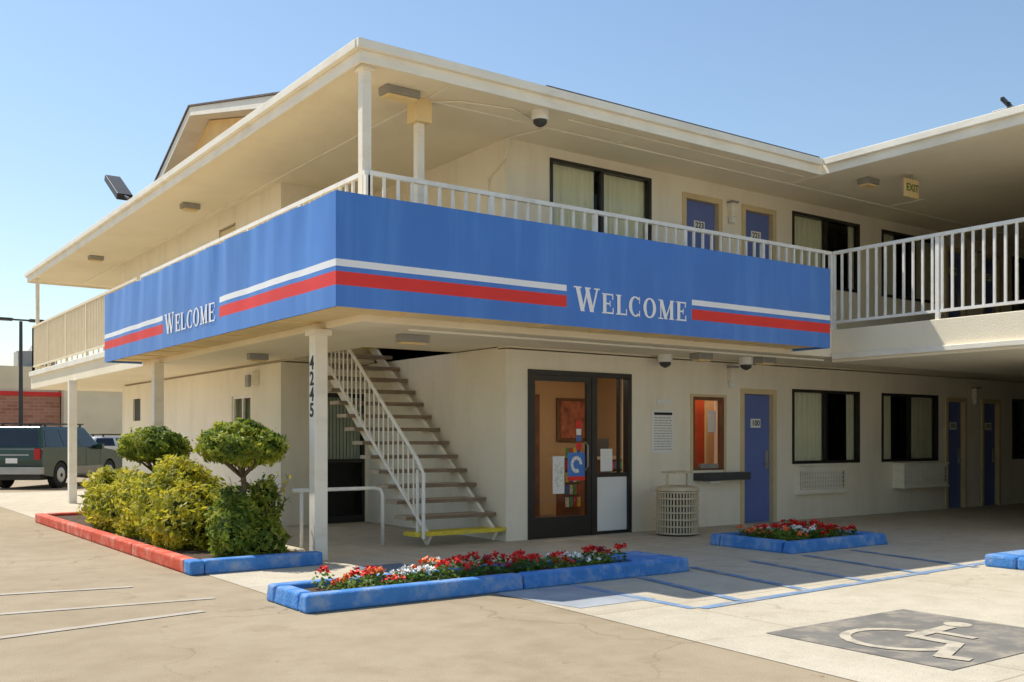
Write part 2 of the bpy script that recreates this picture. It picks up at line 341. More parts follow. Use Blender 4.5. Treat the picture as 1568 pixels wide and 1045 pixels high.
en.box(11.46,12.55,y-.22,y-.001,.74,.86,DKGREY); en.box(11.66,11.9,y-.18,y-.001,.70,.73,SIGNW); en.box(11.6,12.0,y-.03,y+.03,.93,1.0,GREYM)
en.obj('entrance_storefront',motel,bevel=.002)
# ---------------------------------------------------------------- AC units, lamps
ac=MB()
def acu(x0,x1,z0,z1,d):
    ac.box(x0,x1,11-d,11.0-.001,z0,z1,TRIM)
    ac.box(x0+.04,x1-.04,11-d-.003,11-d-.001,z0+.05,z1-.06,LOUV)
    n=int((x1-x0-.1)/.045)
    for i in range(n): ac.box(x0+.05+i*.045,x0+.074+i*.045,11-d-.014,11-d-.004,z0+.05,z1-.06,TRIM)
    for j in range(5): zz=z0+.06+j*(z1-z0-.14)/4; ac.box(x0+.04,x1-.04,11-d-.02,11-d-.015,zz,zz+.014,TRIM)
    ac.box(x0-.02,x1+.02,11-d-.03,10.999,z0-.03,z0-.001,TRIM); ac.box(x0-.02,x1+.02,11-d-.03,10.999,z1+.001,z1+.02,TRIM)
acu(13.95,15.25,.47,.90,.07)
acu(16.8,18.25,.50,.92,.24); ac.obj('air_conditioners',motel,bevel=.003)
lm=MB()
def walllamp(x,z,y=11.0): lm.box(x-.06,x+.06,y-.10,y-.001,z,z+.22,TRIM); lm.box(x-.08,x+.08,y-.13,y-.001,z+.22,z+.25,GREYM); lm.box(x-.045,x+.045,y-.085,y-.015,z-.1,z,SIGNW)
for x in(12.3,19.62): walllamp(x,2.32 if x<13 else 2.2); walllamp(x,4.98)
def slight(x,y,z,l=.42,wd=.14): lm.box(x-l/2,x+l/2,y-wd/2,y+wd/2,z-.09,z-.001,GREYM); lm.box(x-l/2+.03,x+l/2-.03,y-wd/2+.02,y+wd/2-.02,z-.12,z-.09,PANEL)
slight(5.75,10.2,SOF,.45,.2); slight(5.6,17.3,SOF,.3,.2); slight(5.5,23.5,SOF,.3,.2); slight(13.7,9.4,SOF,.3,.2)
lm.box(6.02,6.24,10.28,10.5,5.2,SOF-.002,PANEL)
slight(6.1,10.5,2.66,.4,.14); slight(10.9,10.3,2.66,.3,.2); slight(12.2,10.2,2.66,.3,.2)
slight(5.6,14.2,2.66,.3,.12)
lm.box(6.17,6.299,15.9,16.12,2.30,2.52,TRIM); lm.box(6.12,6.17,15.93,16.09,2.26,2.46,GREYM)
lm.obj('light_fixtures',motel,bevel=.006)
cv=MB()
cv.tube([(6.2,10.4,5.47),(6.5,10.1,5.465),(7.2,9.95,5.465),(8.0,10.3,5.465),(7.85,10.92,5.465),(7.82,10.98,5.2),(7.82,11.4,5.0),(7.82,11.4,F2)],.012,TRIM,6)
cv.tube([(5.6,9.72,2.62),(13.0,9.72,2.62)],.014,TRIM,6)
cv.tube([(8.0,9.85,5.46),(12.7,9.85,5.46)],.010,TRIM,6)
cv.obj('conduits',motel)
def dome(name,x,y,z):
    e=empty(name); m=MB(); m.tube([(x,y,z-.001),(x,y,z-.09)],[.11,.11],SIGNW,20); m.tube([(x,y,z-.09),(x,y,z-.15),(x,y,z-.18),(x,y,z-.2)],[.09,.085,.055,.01],DKGREY,20); m.tube([(x,y,z-.085),(x,y,z-.115)],[.115,.10],SIGNW,20)
    m.obj('dome',e,smooth=False)
dome('security_camera',7.55,9.85,SOF); dome('security_camera',10.6,10.75,2.66); dome('security_camera',12.0,10.4,2.66)
e=empty('exit_sign'); m=MB(); m.box(13.82,14.18,8.83,8.87,5.12,5.40,PANEL); m.tube([(14.0,8.85,5.40),(14.0,8.85,SOF-.001)],.02,GREYM,8); m.obj('sign_box',e,bevel=.008)
text('lettering','EXIT',(14.0,8.826,5.26),.16,RF,mat('exit_green',(.10,.22,.06),.5),e,off=.003)
# ---------------------------------------------------------------- stairs
st=MB(); X0,X1=6.42,7.84; N=16; rise=F2/N; run=.243
Ys=[11.0+i*run for i in range(N)]
for i in range(N-1):
    z=rise*(i+1); yy=Ys[i]; edge=YEL if i in(0,N-2) else TREAD
    st.box(X0,X1,yy-.02,yy+.29,z-.05,z,edge)
    st.box(X0-.001,X1-.001,yy-.024,yy-.0205,z-.05,z-.004,YEL if i in (0,N-2) else TREADE)
st.beam((6.66,Ys[0]+.05,.10-.02),(6.66,Ys[-1]+.05,F2-.12),.05,.14,TRIM)
st.beam((7.70,Ys[0]+.05,.10-.02),(7.70,Ys[-1]+.05,F2-.12),.05,.14,TRIM)
st.obj('stairs',motel,bevel=.004)
sr=MB(); sl=rise/run; xr=6.52
def zn(y): return rise+(y-Ys[0])*sl
sr.tube([(xr,Ys[0]-.05,.12),(xr,Ys[0]-.05,.80),(xr,Ys[0]-.06,.95),(xr,Ys[0]+.02,1.03),(xr,Ys[0]+.12,zn(Ys[0]+.12)+.86),(xr,Ys[-1],zn(Ys[-1])+.86)],.024,WHITE,10)
sr.tube([(xr,Ys[0]-.02,zn(Ys[0]-.02)+.10),(xr,Ys[-1],zn(Ys[-1])+.10)],.02,WHITE,8)
sr.tube([(xr,Ys[0]+.1,.19),(xr,Ys[0]+.1,1.0)],.022,WHITE,8)
yy=Ys[0]+.2
while yy<Ys[-1]: sr.tube([(xr,yy,zn(yy)+.1),(xr,yy,zn(yy)+.86)],.011,WHITE,6); yy+=.135
sr.obj('stair_railing',motel)
e=empty('handrail'); h=MB(); h.tube([(4.99,11.5,.76),(6.1,11.5,.76),(6.2,11.5,.74),(6.23,11.5,.66),(6.23,11.5,0)],.024,WHITE,10); h.tube([(5.1,11.5,0),(5.1,11.5,.76)],.022,WHITE,10); h.obj('tube_rail',e,smooth=True)
# ---------------------------------------------------------------- awning
aw=empty('welcome_awning')
AX,AY,ZB,ZT=4.32,8.93,2.70,3.84; XE,YE=12.1,17.86
def dispf(u,z,L,k):   # fabric ripple, fading at both ends
    e=min(1,u/.5,(L-u)/.5); t=(z-ZB)/(ZT-ZB)
    return k*e*((.25+.75*t)*math.sin(u*5.1+1.3*math.sin(u*1.9)+.6*t)+.45*t*math.sin(u*12.3+2*t)+.35*math.sin(t*5+u*.8))
zr=[(ZB,BLUE),(2.80,BLUE),(2.915,SR),(3.05,BLUE),(3.10,SW),(3.17,BLUE),(3.3,BLUE),(3.45,BLUE),(3.6,BLUE),(3.72,BLUE),(ZT,None)]
def fabric(mb,fn,L,gap,k):
    us=sorted(set([round(v,4) for v in list(np.arange(0,L,.06))+[L,gap[0],gap[1]]]))
    nv=len(zr); vs=[fn(u,z,dispf(u,z,L,k)) for u in us for z,_ in zr]
    fs={}
    for i in range(len(us)-1):
        c=(us[i]+us[i+1])/2
        for j in range(nv-1):
            m=zr[j][1]
            if m is not BLUE and gap[0]<c<gap[1]: m=BLUE
            fs.setdefault(m,[]).append((i*nv+j,(i+1)*nv+j,(i+1)*nv+j+1,i*nv+j+1))
    o=len(mb.v); mb.v+=[tuple(v) for v in vs]
    for m,f_ in fs.items():
        k_=mb._m(m)
        for f in f_: mb.f.append(tuple(o+i for i in f)); mb.mi.append(k_)
a=MB(); KR,KL=.004,.013
fabric(a,lambda u,z,d:(AX+u,AY-d,z),XE-AX,(2.91,4.96),KR)
fabric(a,lambda u,z,d:(AX-d,AY+u,z),YE-AY,(3.32,5.62),KL)
a.obj('vinyl_panels',aw,smooth=True)
a=MB()
a.box(AX+.03,XE-.03,AY+.03,AY+.05,ZB+.01,ZT-.01,DKGREY); a.box(AX+.03,AX+.05,AY+.05,YE-.03,ZB+.01,ZT-.01,DKGREY)
a.box(XE-.02,XE,AY+.002,9.58,ZB,ZT,BLUE); a.box(AX+.002,4.94,YE-.02,YE,ZB,ZT,BLUE)
a.box(AX+.05,XE-.02,AY+.05,9.59,2.735,2.75,PANEL); a.box(AX+.05,4.94,9.59,YE-.02,2.735,2.75,PANEL)
x=AX+.9
while x<XE-.1: a.box(x,x+.035,AY+.05,9.55,2.722,2.734,PANEL); x+=.95
y_=10.6
while y_<YE-.1: a.box(AX+.05,4.92,y_,y_+.035,2.722,2.734,PANEL); y_+=.95
a.box(AX+.05,XE-.02,AY+.05,9.45,3.78,3.79,PANEL); a.box(AX+.05,4.9,9.45,YE-.02,3.78,3.79,PANEL)
a.obj('frame_and_underside',aw)
def R(x0,x1,z0,z1): return [(x0,z0),(x1,z0),(x1,z1),(x0,z1)]
def ring(cx,rx,ry,ix,iy,t0=0,t1=360,n=28):
    out=[]
    for i in range(n):
        p=math.radians(t0+(t1-t0)*i/n); q=math.radians(t0+(t1-t0)*(i+1)/n)
        out.append([(cx+ix*math.cos(p),.5+iy*math.sin(p)),(cx+rx*math.cos(p),.5+ry*math.sin(p)),(cx+rx*math.cos(q),.5+ry*math.sin(q)),(cx+ix*math.cos(q),.5+iy*math.sin(q))])
    return out
def D(x0,x1,w,za=1,zb=0): return [(x1,zb),(x1+w,zb),(x0+w,za),(x0,za)]
GL={'E':(.80,[R(.08,.30,0,1),R(.30,.74,.92,1),R(.30,.56,.46,.54),R(.30,.77,0,.08),R(.67,.74,.71,.92),R(.70,.77,.08,.30),R(.51,.57,.36,.46),R(.51,.57,.54,.65),R(0,.08,0,.06),R(0,.08,.94,1)]),
'L':(.76,[R(.08,.30,0,1),R(.30,.74,0,.08),R(.67,.74,.08,.32),R(0,.08,0,.06),R(0,.08,.94,1),R(.30,.38,.94,1)]),
'O':(.96,ring(.46,.46,.52,.24,.44)),
'C':(.88,ring(.46,.46,.52,.24,.44,50,310)+[R(.72,.78,.66,1.0),R(.72,.78,0,.3)]),
'M':(1.16,[R(.13,.22,.05,.95),D(.10,.44,.22),D(.90,.46,.10),R(.84,1.06,0,1),R(0,.36,0,.06),R(.76,.84,0,.06),R(1.06,1.14,0,.06),R(0,.1,.94,1),R(1.06,1.14,.94,1)]),
'W':(1.42,[D(.1,.38,.22),D(.72,.44,.10),D(.60,.88,.22),D(1.24,.95,.10),R(0,.1,.94,1),R(.32,.42,.94,1),R(.82,.92,.94,1),R(1.10,1.24,.94,1),R(1.34,1.42,.94,1)])}
def word(mb,total,H,fn,m):
    seq=[]; x=0
    for i,ch in enumerate('WELCOME'):
        sc=1.0 if i==0 else .84
        seq.append((x,ch,sc)); x+=(GL[ch][0]*sc+.10)
    tot=x-.10; k=total/tot
    j=0
    for x,ch,sc in seq:
        for P in GL[ch][1]:
            off=.004+.0003*(j%24); j+=1
            mb.poly([tuple(range(len(P)))],[fn((x+p[0]*sc)*k,p[1]*sc*H,off) for p in P],m)
a=MB(); word(a,1.85,.285,lambda u,v,o:(7.33+u,AY-o-dispf(7.33+u-AX,2.885+v,XE-AX,KR),2.885+v),SW)
word(a,2.08,.285,lambda u,v,o:(AX-o-.002-dispf(14.45-u-AY,2.885+v,YE-AY,KL),14.45-u,2.885+v),SW)
a.obj('welcome_lettering',aw)
# ---------------------------------------------------------------- wall sign, bin
e=empty('wall_sign'); m=MB(); m.box(10.56,11.02,10.985,10.998,1.18,1.84,SIGNW); m.box(10.66,10.98,10.985,10.998,1.93,2.0,SIGNW)
m.box(10.6,10.98,10.982,10.984,1.76,1.80,INK)
random.seed(5)
for j in range(13):
    z=1.72-j*.04; x=10.6
    while x<10.96:
        l=random.uniform(.03,.09); m.box(x,min(x+l,10.98),10.982,10.984,z-.007,z+.004,GREYM); x+=l+.015
m.obj('sign_board',e)
e=empty('trash_can'); m=MB(); BIN=mat('bin_tan',(.60,.50,.34),.7,.1,6); cx,cy=10.4,10.3
m.tube([(cx,cy,.02),(cx,cy,.62)],.27,DKGREY,32)
for i in range(40):
    t=2*math.pi*i/40; px,py=cx+.29*math.cos(t),cy+.29*math.sin(t); m.tube([(px,py,.03),(px,py,.62)],.014,BIN,6)
for z in(.03,.13,.23,.33,.43,.53,.62): m.tube([(cx,cy,z),(cx,cy,z+.022)],.312,BIN,32)
m.tube([(cx,cy,.65),(cx,cy,.70),(cx,cy,.72)],[.32,.30,.2],BIN,32)
m.tube([(cx-.2,cy,.7),(cx-.2,cy,.88),(cx-.16,cy,.92),(cx+.16,cy,.92),(cx+.2,cy,.88),(cx+.2,cy,.7)],.018,BIN,8)
m.box(cx-.18,cx+.18,cy-.14,cy+.14,.90,.925,BIN); m.obj('bin_body',e)
# ---------------------------------------------------------------- ground
def groundmat(name,c1,c2,crack=.5,slab=0,blotch=.8):
    m=bpy.data.materials.new(name); m.use_nodes=True; nt=m.node_tree; N=nt.nodes; L=nt.links; b=N['Principled BSDF']
    b.inputs['Roughness'].default_value=.9; b.inputs['Specular IOR Level'].default_value=.2
    tc=N.new('ShaderNodeTexCoord')
    def noise(s,d,r=.6):
        n=N.new('ShaderNodeTexNoise'); n.inputs['Scale'].default_value=s; n.inputs['Detail'].default_value=d; n.inputs['Roughness'].default_value=r; L.new(tc.outputs['Object'],n.inputs['Vector']); return n.outputs['Fac']
    def ramp(f,p0,p1,a,bb):
        r=N.new('ShaderNodeValToRGB'); e=r.color_ramp.elements; e[0].position=p0;e[1].position=p1;e[0].color=(*a,1);e[1].color=(*bb,1); L.new(f,r.inputs[0]); return r.outputs[0]
    def mul(a,b2,f=1):
        x=N.new('ShaderNodeMixRGB'); x.blend_type='MULTIPLY'; x.inputs[0].default_value=f; L.new(a,x.inputs[1]); L.new(b2,x.inputs[2]); return x.outputs[0]
    c=ramp(noise(.45,8,.62),.32,.68,c1,c2)
    c=mul(c,ramp(noise(3,6),.35,.6,(.90,.89,.88),(1,1,1)))
    c=mul(c,ramp(noise(140,2),.3,.7,(.76,.76,.76),(1.12,1.12,1.12)))
    c=mul(c,ramp(noise(.9,6,.72),.52,.74,(1,1,1),(blotch,blotch*.96,blotch*.90)))
    c=mul(c,ramp(noise(5,3,.6),.68,.73,(1,1,1),(.72,.69,.65)))
    n=N.new('ShaderNodeTexNoise'); n.inputs['Scale'].default_value=1.5; n.inputs['Detail'].default_value=6; L.new(tc.outputs['Object'],n.inputs['Vector'])
    mx=N.new('ShaderNodeMixRGB'); mx.blend_type='ADD'; mx.inputs[0].default_value=.9; L.new(tc.outputs['Object'],mx.inputs[1]); L.new(n.outputs['Color'],mx.inputs[2])
    v=N.new('ShaderNodeTexVoronoi'); v.feature='DISTANCE_TO_EDGE'; v.inputs['Scale'].default_value=.34; L.new(mx.outputs[0],v.inputs['Vector'])
    k=1-crack
    ck=ramp(v.outputs['Distance'],.0,.005,(k,k*.97,k*.92),(1,1,1))
    x=N.new('ShaderNodeMixRGB'); x.inputs[1].default_value=(1,1,1,1); L.new(ramp(noise(.35,3),.40,.58,(0,0,0),(1,1,1)),x.inputs[0]); L.new(ck,x.inputs[2])
    c=mul(c,x.outputs[0])
    if slab:
        br=N.new('ShaderNodeTexBrick'); br.offset=0; br.inputs['Scale'].default_value=1; br.inputs['Brick Width'].default_value=slab; br.inputs['Row Height'].default_value=slab; br.inputs['Mortar Size'].default_value=.01
        br.inputs['Color1'].default_value=(1,1,1,1); br.inputs['Color2'].default_value=(.96,.955,.95,1); br.inputs['Mortar'].default_value=(.72,.68,.62,1)
        L.new(tc.outputs['Object'],br.inputs['Vector']); c=mul(c,br.outputs['Color'])
    L.new(c,b.inputs['Base Color'])
    bp=N.new('ShaderNodeBump'); bp.inputs['Strength'].default_value=.6; bp.inputs['Distance'].default_value=.012; L.new(noise(110,3),bp.inputs['Height']); L.new(bp.outputs[0],b.inputs['Normal'])
    return m
def sheet(name,pts,z,m,parent=None):
    mb=MB(); mb.poly([tuple(range(len(pts)))],[(x,y,z) for x,y in pts],m); return mb.obj(name,parent)
ASPH=groundmat('weathered_asphalt',(.40,.315,.205),(.50,.405,.275),.38,0,.76)
CONC=groundmat('concrete',(.60,.53,.40),(.72,.64,.50),.25,3.0,.80)
sheet('ground',[(-600,-600),(600,-600),(600,600),(-600,600)],0,ASPH)
sheet('concrete_pavement',[(4.3,-8),(26,-8),(26,28.5),(3.45,28.5),(3.45,8.1),(5.2,7.6)],.004,CONC)
PB=mat('parking_paint_blue',(.17,.27,.42),.8,.2,3,stain=(.6,.53,.42),stain_amt=.8,stain_scale=(5,5,5))
PW=mat('parking_paint_pale',(.47,.42,.345),.8,.06,3,stain=(.43,.345,.235),stain_amt=1,stain_scale=(5,5,5))
mk=MB()
def line(x0,y0,x1,y1,w,m,z):
    d=Vector((x1-x0,y1-y0)).normalized(); n=Vector((-d.y,d.x))*w/2
    mk.poly([(0,1,2,3)],[(x0-n.x,y0-n.y,z),(x1-n.x,y1-n.y,z),(x1+n.x,y1+n.y,z),(x0+n.x,y0+n.y,z)],m)
line(6.0,5.75,6.0,7.35,.1,PB,.008); line(6.05,5.72,11.0,5.95,.1,PB,.009)
for i in range(5): line(6.6+i*.95,5.8,6.95+i*.95,7.6,.1,PB,.0105)
mk.obj('parking_lines')
mk=MB(); line(.6,8.9,3.0,8.6,.09,PW,.005); line(.2,7.6,2.7,8.0,.09,PW,.0055); line(-.6,10.3,2.6,9.7,.09,PW,.006); mk.obj('faded_parking_lines')
sheet('accessible_ramp_pad',[(5.25,6.3),(6.1,6.3),(6.1,7.35),(5.1,7.35)],.007,mat('pad_grey',(.36,.38,.40),.85,.15,4))
sheet('walkway_pad',[(4.9,9.2),(5.5,9.2),(5.5,9.75),(4.9,9.75)],.009,mat('pad_blue',(.15,.20,.27),.85,.15,4))
ap=empty('accessible_parking_symbol')
sheet('painted_square',[(5.65,3.3),(7.35,3.3),(7.35,4.72),(5.65,4.72)],.0085,mat('square_paint',(.21,.195,.17),.85,.15,2,stain=(.45,.38,.28),stain_amt=.8,stain_scale=(4,4,4)),ap)
SY=mat('symbol_paint',(.56,.49,.37),.8,.1,3,stain=(.25,.23,.2),stain_amt=.9,stain_scale=(9,9,9))
mk=MB(); zz=[.0125]
def stroke(pts,w=.085):
    for i in range(len(pts)-1):
        (u0,v0),(u1,v1)=pts[i],pts[i+1]; zz[0]+=.0001
        dx,dy=(u1-u0),(v1-v0); l=math.hypot(dx,dy); ex,ey=dx/l*w*.3,dy/l*w*.3
        line(5.82+v0-ey,4.42-u0+ex,5.82+v1+ey,4.42-u1-ex,w,SY,zz[0])
arc=[(.40+.36*math.cos(math.radians(t)),.40+.36*math.sin(math.radians(t))) for t in range(110,375,15)]
stroke(arc,.075); stroke([(.36,1.08),(.40,.56),(.72,.56),(.88,.12),(1.02,.16)],.10); stroke([(.38,.84),(.68,.84)],.08)
mk.obj('wheelchair_figure',ap)
me=MB(); me.poly([tuple(range(16))],[(5.82+1.24+.1*math.cos(t*math.pi/8),4.42-.34+.1*math.sin(t*math.pi/8),.012) for t in range(16)],SY); me.obj('head',ap)
# ---------------------------------------------------------------- kerbs / planters
def kerbring(name,x0,x1,y0,y1,h,t,m,solid=0):
    e=empty(name); k=MB()
    xi=x1-(solid if solid else t)
    def fr(ax0,ax1,ay0,ay1,s=.035):
        v=[(ax0,ay0,0),(ax1,ay0,0),(ax1,ay1,0),(ax0,ay1,0),(ax0+s,ay0+s,h),(ax1-s,ay0+s,h),(ax1-s,ay1-s,h),(ax0+s,ay1-s,h)]
        k.poly([(0,3,2,1),(4,5,6,7),(0,1,5,4),(1,2,6,5),(2,3,7,6),(3,0,4,7)],v,m)
    n=max(1,round((x1-x0)/1.9)); L=(x1-x0)/n
    for i in range(n):
        g=.006; fr(x0+i*L+(g if i else 0),x0+(i+1)*L-(g if i<n-1 else 0),y0,y0+t,.012 if n>1 else .03); fr(x0+i*L+(g if i else 0),x0+(i+1)*L-g,y1-t,y1,.012)
    fr(x0,x0+t,y0+t,y1-t,.02); fr(xi,x1,y0+t,y1-t,.02)
    k.obj('kerb',e,bevel=.025,seg=3)
    s=MB(); s.box(x0+t-.03,xi+.03,y0+t-.03,y1-t+.03,.02,h-.05,SOIL); s.obj('soil',e)
    return e
P1=kerbring('flower_planter',3.31,7.65,7.38,8.22,.15,.17,KBLUE,.65)
P2=kerbring('flower_planter',9.77,11.75,7.75,9.1,.15,.17,KBLUE,.3)
e=empty('parking_kerb'); k=MB(); k.box(10.55,13.5,5.45,5.8,0,.14,KBLUE); k.box(10.55,10.9,3.0,5.44,0,.14,KBLUE); k.obj('kerb_blocks',e,bevel=.03)
e=empty('shrub_planter'); k=MB()
for i in range(4): k.box(3.28,3.43,10.36+i*1.95,10.36+(i+1)*1.95-.01,0,.15,KRED)
k.box(3.28,3.43,10.13,10.355,0,.15,KBLUE); k.box(3.435,4.75,10.13,10.30,0,.15,KBLUE)
k.box(4.68,4.80,10.305,10.48,0,.13,CONC);k.box(4.68,4.80,10.70,18,0,.13,CONC); k.box(3.435,4.68,18.0,18.15,0,.15,KRED); k.obj('kerb',e,bevel=.025,seg=3)
s=MB(); s.box(3.42,4.70,10.29,18.0,.02,.10,SOIL); s.obj('soil',e)
# ---------------------------------------------------------------- foliage
LEAF=leafmat('shrub_leaf',(.07,.11,.012),(.38,.38,.03),(.75,.64,.06),.5)
LEAFD=leafmat('topiary_leaf',(.04,.085,.012),(.19,.27,.03),(.55,.54,.06),.45)
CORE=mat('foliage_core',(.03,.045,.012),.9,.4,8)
BARK=mat('bark',(.16,.11,.07),.9,.3,20,.8,60)
def foliage(name,ells,n,size,m,parent,seed):
    rg=np.random.default_rng(seed); V=[]
    vol=np.array([e[3]*e[4]+e[4]*e[5]+e[3]*e[5] for e in ells]); cnt=(n*vol/vol.sum()).astype(int)
    for e,c_ in zip(ells,cnt):
        d=rg.normal(size=(c_,3)); d/=np.linalg.norm(d,axis=1)[:,None]
        ph=rg.uniform(0,6.28,8)
        bump=1+.10*np.sin(d[:,0]*7+ph[0])*np.sin(d[:,1]*6+ph[1])+.09*np.sin(d[:,2]*9+ph[2]+d[:,0]*5)+.08*np.sin(d[:,1]*14+ph[3])*np.sin(d[:,2]*13+ph[4])
        rr=bump*(rg.uniform(.45,1.0,c_)**.35)*1.03
        rr+= (rg.random(c_)<.06)*rg.uniform(0,.16,c_)
        p=d*rr[:,None]*np.array(e[3:6])+np.array(e[0:3])
        nrm=d+rg.normal(size=(c_,3))*.75; nrm[:,2]+=.25; nrm/=np.linalg.norm(nrm,axis=1)[:,None]
        t=np.cross(nrm,rg.normal(size=(c_,3))); t/=np.linalg.norm(t,axis=1)[:,None]; b=np.cross(nrm,t)
        s=(size*rg.uniform(.6,1.35,c_))[:,None]
        q=np.stack([p-t*s,p-b*s*.45,p+t*s+nrm*s*.25,p+b*s*.45],1)
        q=q[q[:,:,2].min(1)>.03]
        V.append(q.reshape(-1,3))
    V=np.concatenate(V); nq=len(V)//4
    me=bpy.data.meshes.new(name); me.from_pydata(V.tolist(),[],np.arange(nq*4).reshape(-1,4).tolist()); me.materials.append(m); me.update()
    o=bpy.data.objects.new(name,me); S.collection.objects.link(o); o.parent=parent
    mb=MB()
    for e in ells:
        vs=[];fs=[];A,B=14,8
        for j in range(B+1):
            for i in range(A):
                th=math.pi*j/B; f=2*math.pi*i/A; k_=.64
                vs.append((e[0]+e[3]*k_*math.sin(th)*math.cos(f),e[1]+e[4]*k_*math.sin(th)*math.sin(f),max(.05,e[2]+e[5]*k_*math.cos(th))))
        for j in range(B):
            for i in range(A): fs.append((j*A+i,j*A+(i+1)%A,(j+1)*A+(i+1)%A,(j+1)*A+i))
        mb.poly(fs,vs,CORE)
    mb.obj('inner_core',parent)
def shrub(ells,n,size,seed,m=LEAF):
    e=empty('shrub'); foliage('leaves',ells,n,size,m,e,seed); return e
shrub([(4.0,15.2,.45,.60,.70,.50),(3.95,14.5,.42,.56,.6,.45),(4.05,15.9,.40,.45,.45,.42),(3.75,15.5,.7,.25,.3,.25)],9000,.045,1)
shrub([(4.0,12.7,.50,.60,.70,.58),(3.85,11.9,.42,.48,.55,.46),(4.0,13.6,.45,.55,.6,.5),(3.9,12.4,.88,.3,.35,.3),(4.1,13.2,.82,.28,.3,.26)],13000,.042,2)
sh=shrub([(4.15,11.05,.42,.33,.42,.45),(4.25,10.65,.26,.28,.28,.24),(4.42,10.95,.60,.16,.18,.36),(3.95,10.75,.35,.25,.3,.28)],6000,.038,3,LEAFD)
m=MB(); rg=random.Random(4)
for i in range(26):
    a0=rg.uniform(0,6.28); b0=Vector((4.25+rg.uniform(-.2,.2),10.9+rg.uniform(-.2,.2),.5)); t0=b0+Vector((math.cos(a0)*.28,math.sin(a0)*.28,rg.uniform(.2,.5)))
    m.tube([b0,t0],[.006,.003],BARK,4)
    for j in range(7):
        p=b0.lerp(t0,.4+.6*j/6); d=Vector((rg.gauss(0,1),rg.gauss(0,1),rg.gauss(0,.6))).normalized(); q=d.cross(Vector((0,0,1))).normalized()
        m.poly([(0,1,2,3)],[p,p+d*.03+q*.014,p+d*.065,p+d*.03-q*.014],LEAF)
m.obj('sprigs',sh)
def topiary(cx,cy,z,rx,rz,seed):
    e=empty('topiary_tree'); m=MB()
    m.tube([(cx+.03,cy,.08),(cx-.02,cy+.03,.5),(cx+.04,cy,.85),(cx,cy,z-.1)],[.05,.04,.035,.025],BARK,8)
    for a_ in range(6):
        t=a_*1.05+seed; m.tube([(cx+.02,cy,z-.38),(cx+.2*math.cos(t),cy+.2*math.sin(t),z-.2),(cx+.36*math.cos(t),cy+.36*math.sin(t),z)],[.022,.015,.006],BARK,6)
    m.obj('trunk',e,smooth=True)
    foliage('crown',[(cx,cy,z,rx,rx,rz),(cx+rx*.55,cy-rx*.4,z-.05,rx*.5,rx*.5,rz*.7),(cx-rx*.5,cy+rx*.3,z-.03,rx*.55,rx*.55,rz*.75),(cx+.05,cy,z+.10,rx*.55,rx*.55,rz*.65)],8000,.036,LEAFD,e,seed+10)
topiary(4.12,10.95,1.34,.42,.24,1); topiary(4.12,14.3,1.30,.42,.24,4)
# flowers
FG=leafmat('flower_leaf',(.05,.13,.02),(.12,.22,.03),(.25,.36,.06))
FR=mat('petal_red',(.78,.03,.02),.6,.2,20); FO=mat('petal_orange',(.90,.20,.05),.6,.2,20); FW=mat('petal_white',(.88,.87,.80),.6,.05,20); FM=mat('petal_maroon',(.35,.02,.04),.6,.2,20)
def flowers(parent,x0,x1,y0,y1,seed,zb=.08,hh=.19):
    rg=random.Random(seed); mb=MB()
    def petal(p,s,m,nx):
        nrm=Vector((rg.uniform(-nx,nx),rg.uniform(-nx,nx),1)).normalized(); t=nrm.cross(Vector((rg.random()-.5,rg.random()-.5,.1))).normalized(); b=nrm.cross(t)
        mb.poly([(0,1,2,3)],[p-t*s,p-b*s*.7,p+t*s,p+b*s*.7],m)
    plants=[]
    nx=int((x1-x0)/.16); ny=max(2,int((y1-y0)/.17))
    for i in range(nx):
        for j in range(ny): plants.append((x0+(i+.5)*(x1-x0)/nx+rg.uniform(-.05,.05),y0+(j+.5)*(y1-y0)/ny+rg.uniform(-.05,.05),rg.uniform(.6,1.2)))
    for (x,y,h) in plants:
        u=(x-x0)/(x1-x0); cl=math.sin(x*3.9+seed)+.6*math.sin(x*9+y*4)
        col=FW if (cl>.75 and u>.22) else (FO if u<.36 and rg.random()<.7 else (FM if rg.random()<.10 else FR))
        for k_ in range(60):
            a=rg.uniform(0,6.28); r_=.10*math.sqrt(rg.random()); petal(Vector((x+r_*math.cos(a),y+r_*math.sin(a),zb+hh*h*rg.random()*(1-r_*3))),rg.uniform(.018,.032),FG,1.2)
        for c_ in range(rg.randint(4,7)):
            a=rg.uniform(0,6.28); r_=.085*math.sqrt(rg.random()); c0=Vector((x+r_*math.cos(a),y+r_*math.sin(a),zb+hh*h*(1.05-r_*2)))
            for q in range(9): petal(c0+Vector((rg.gauss(0,.015),rg.gauss(0,.015),rg.gauss(0,.011))),rg.uniform(.015,.025),col,1.1)
    mb.obj('flowers',parent)
flowers(P1,3.68,6.98,7.58,8.02,2); flowers(P2,9.98,11.4,7.95,8.9,5)
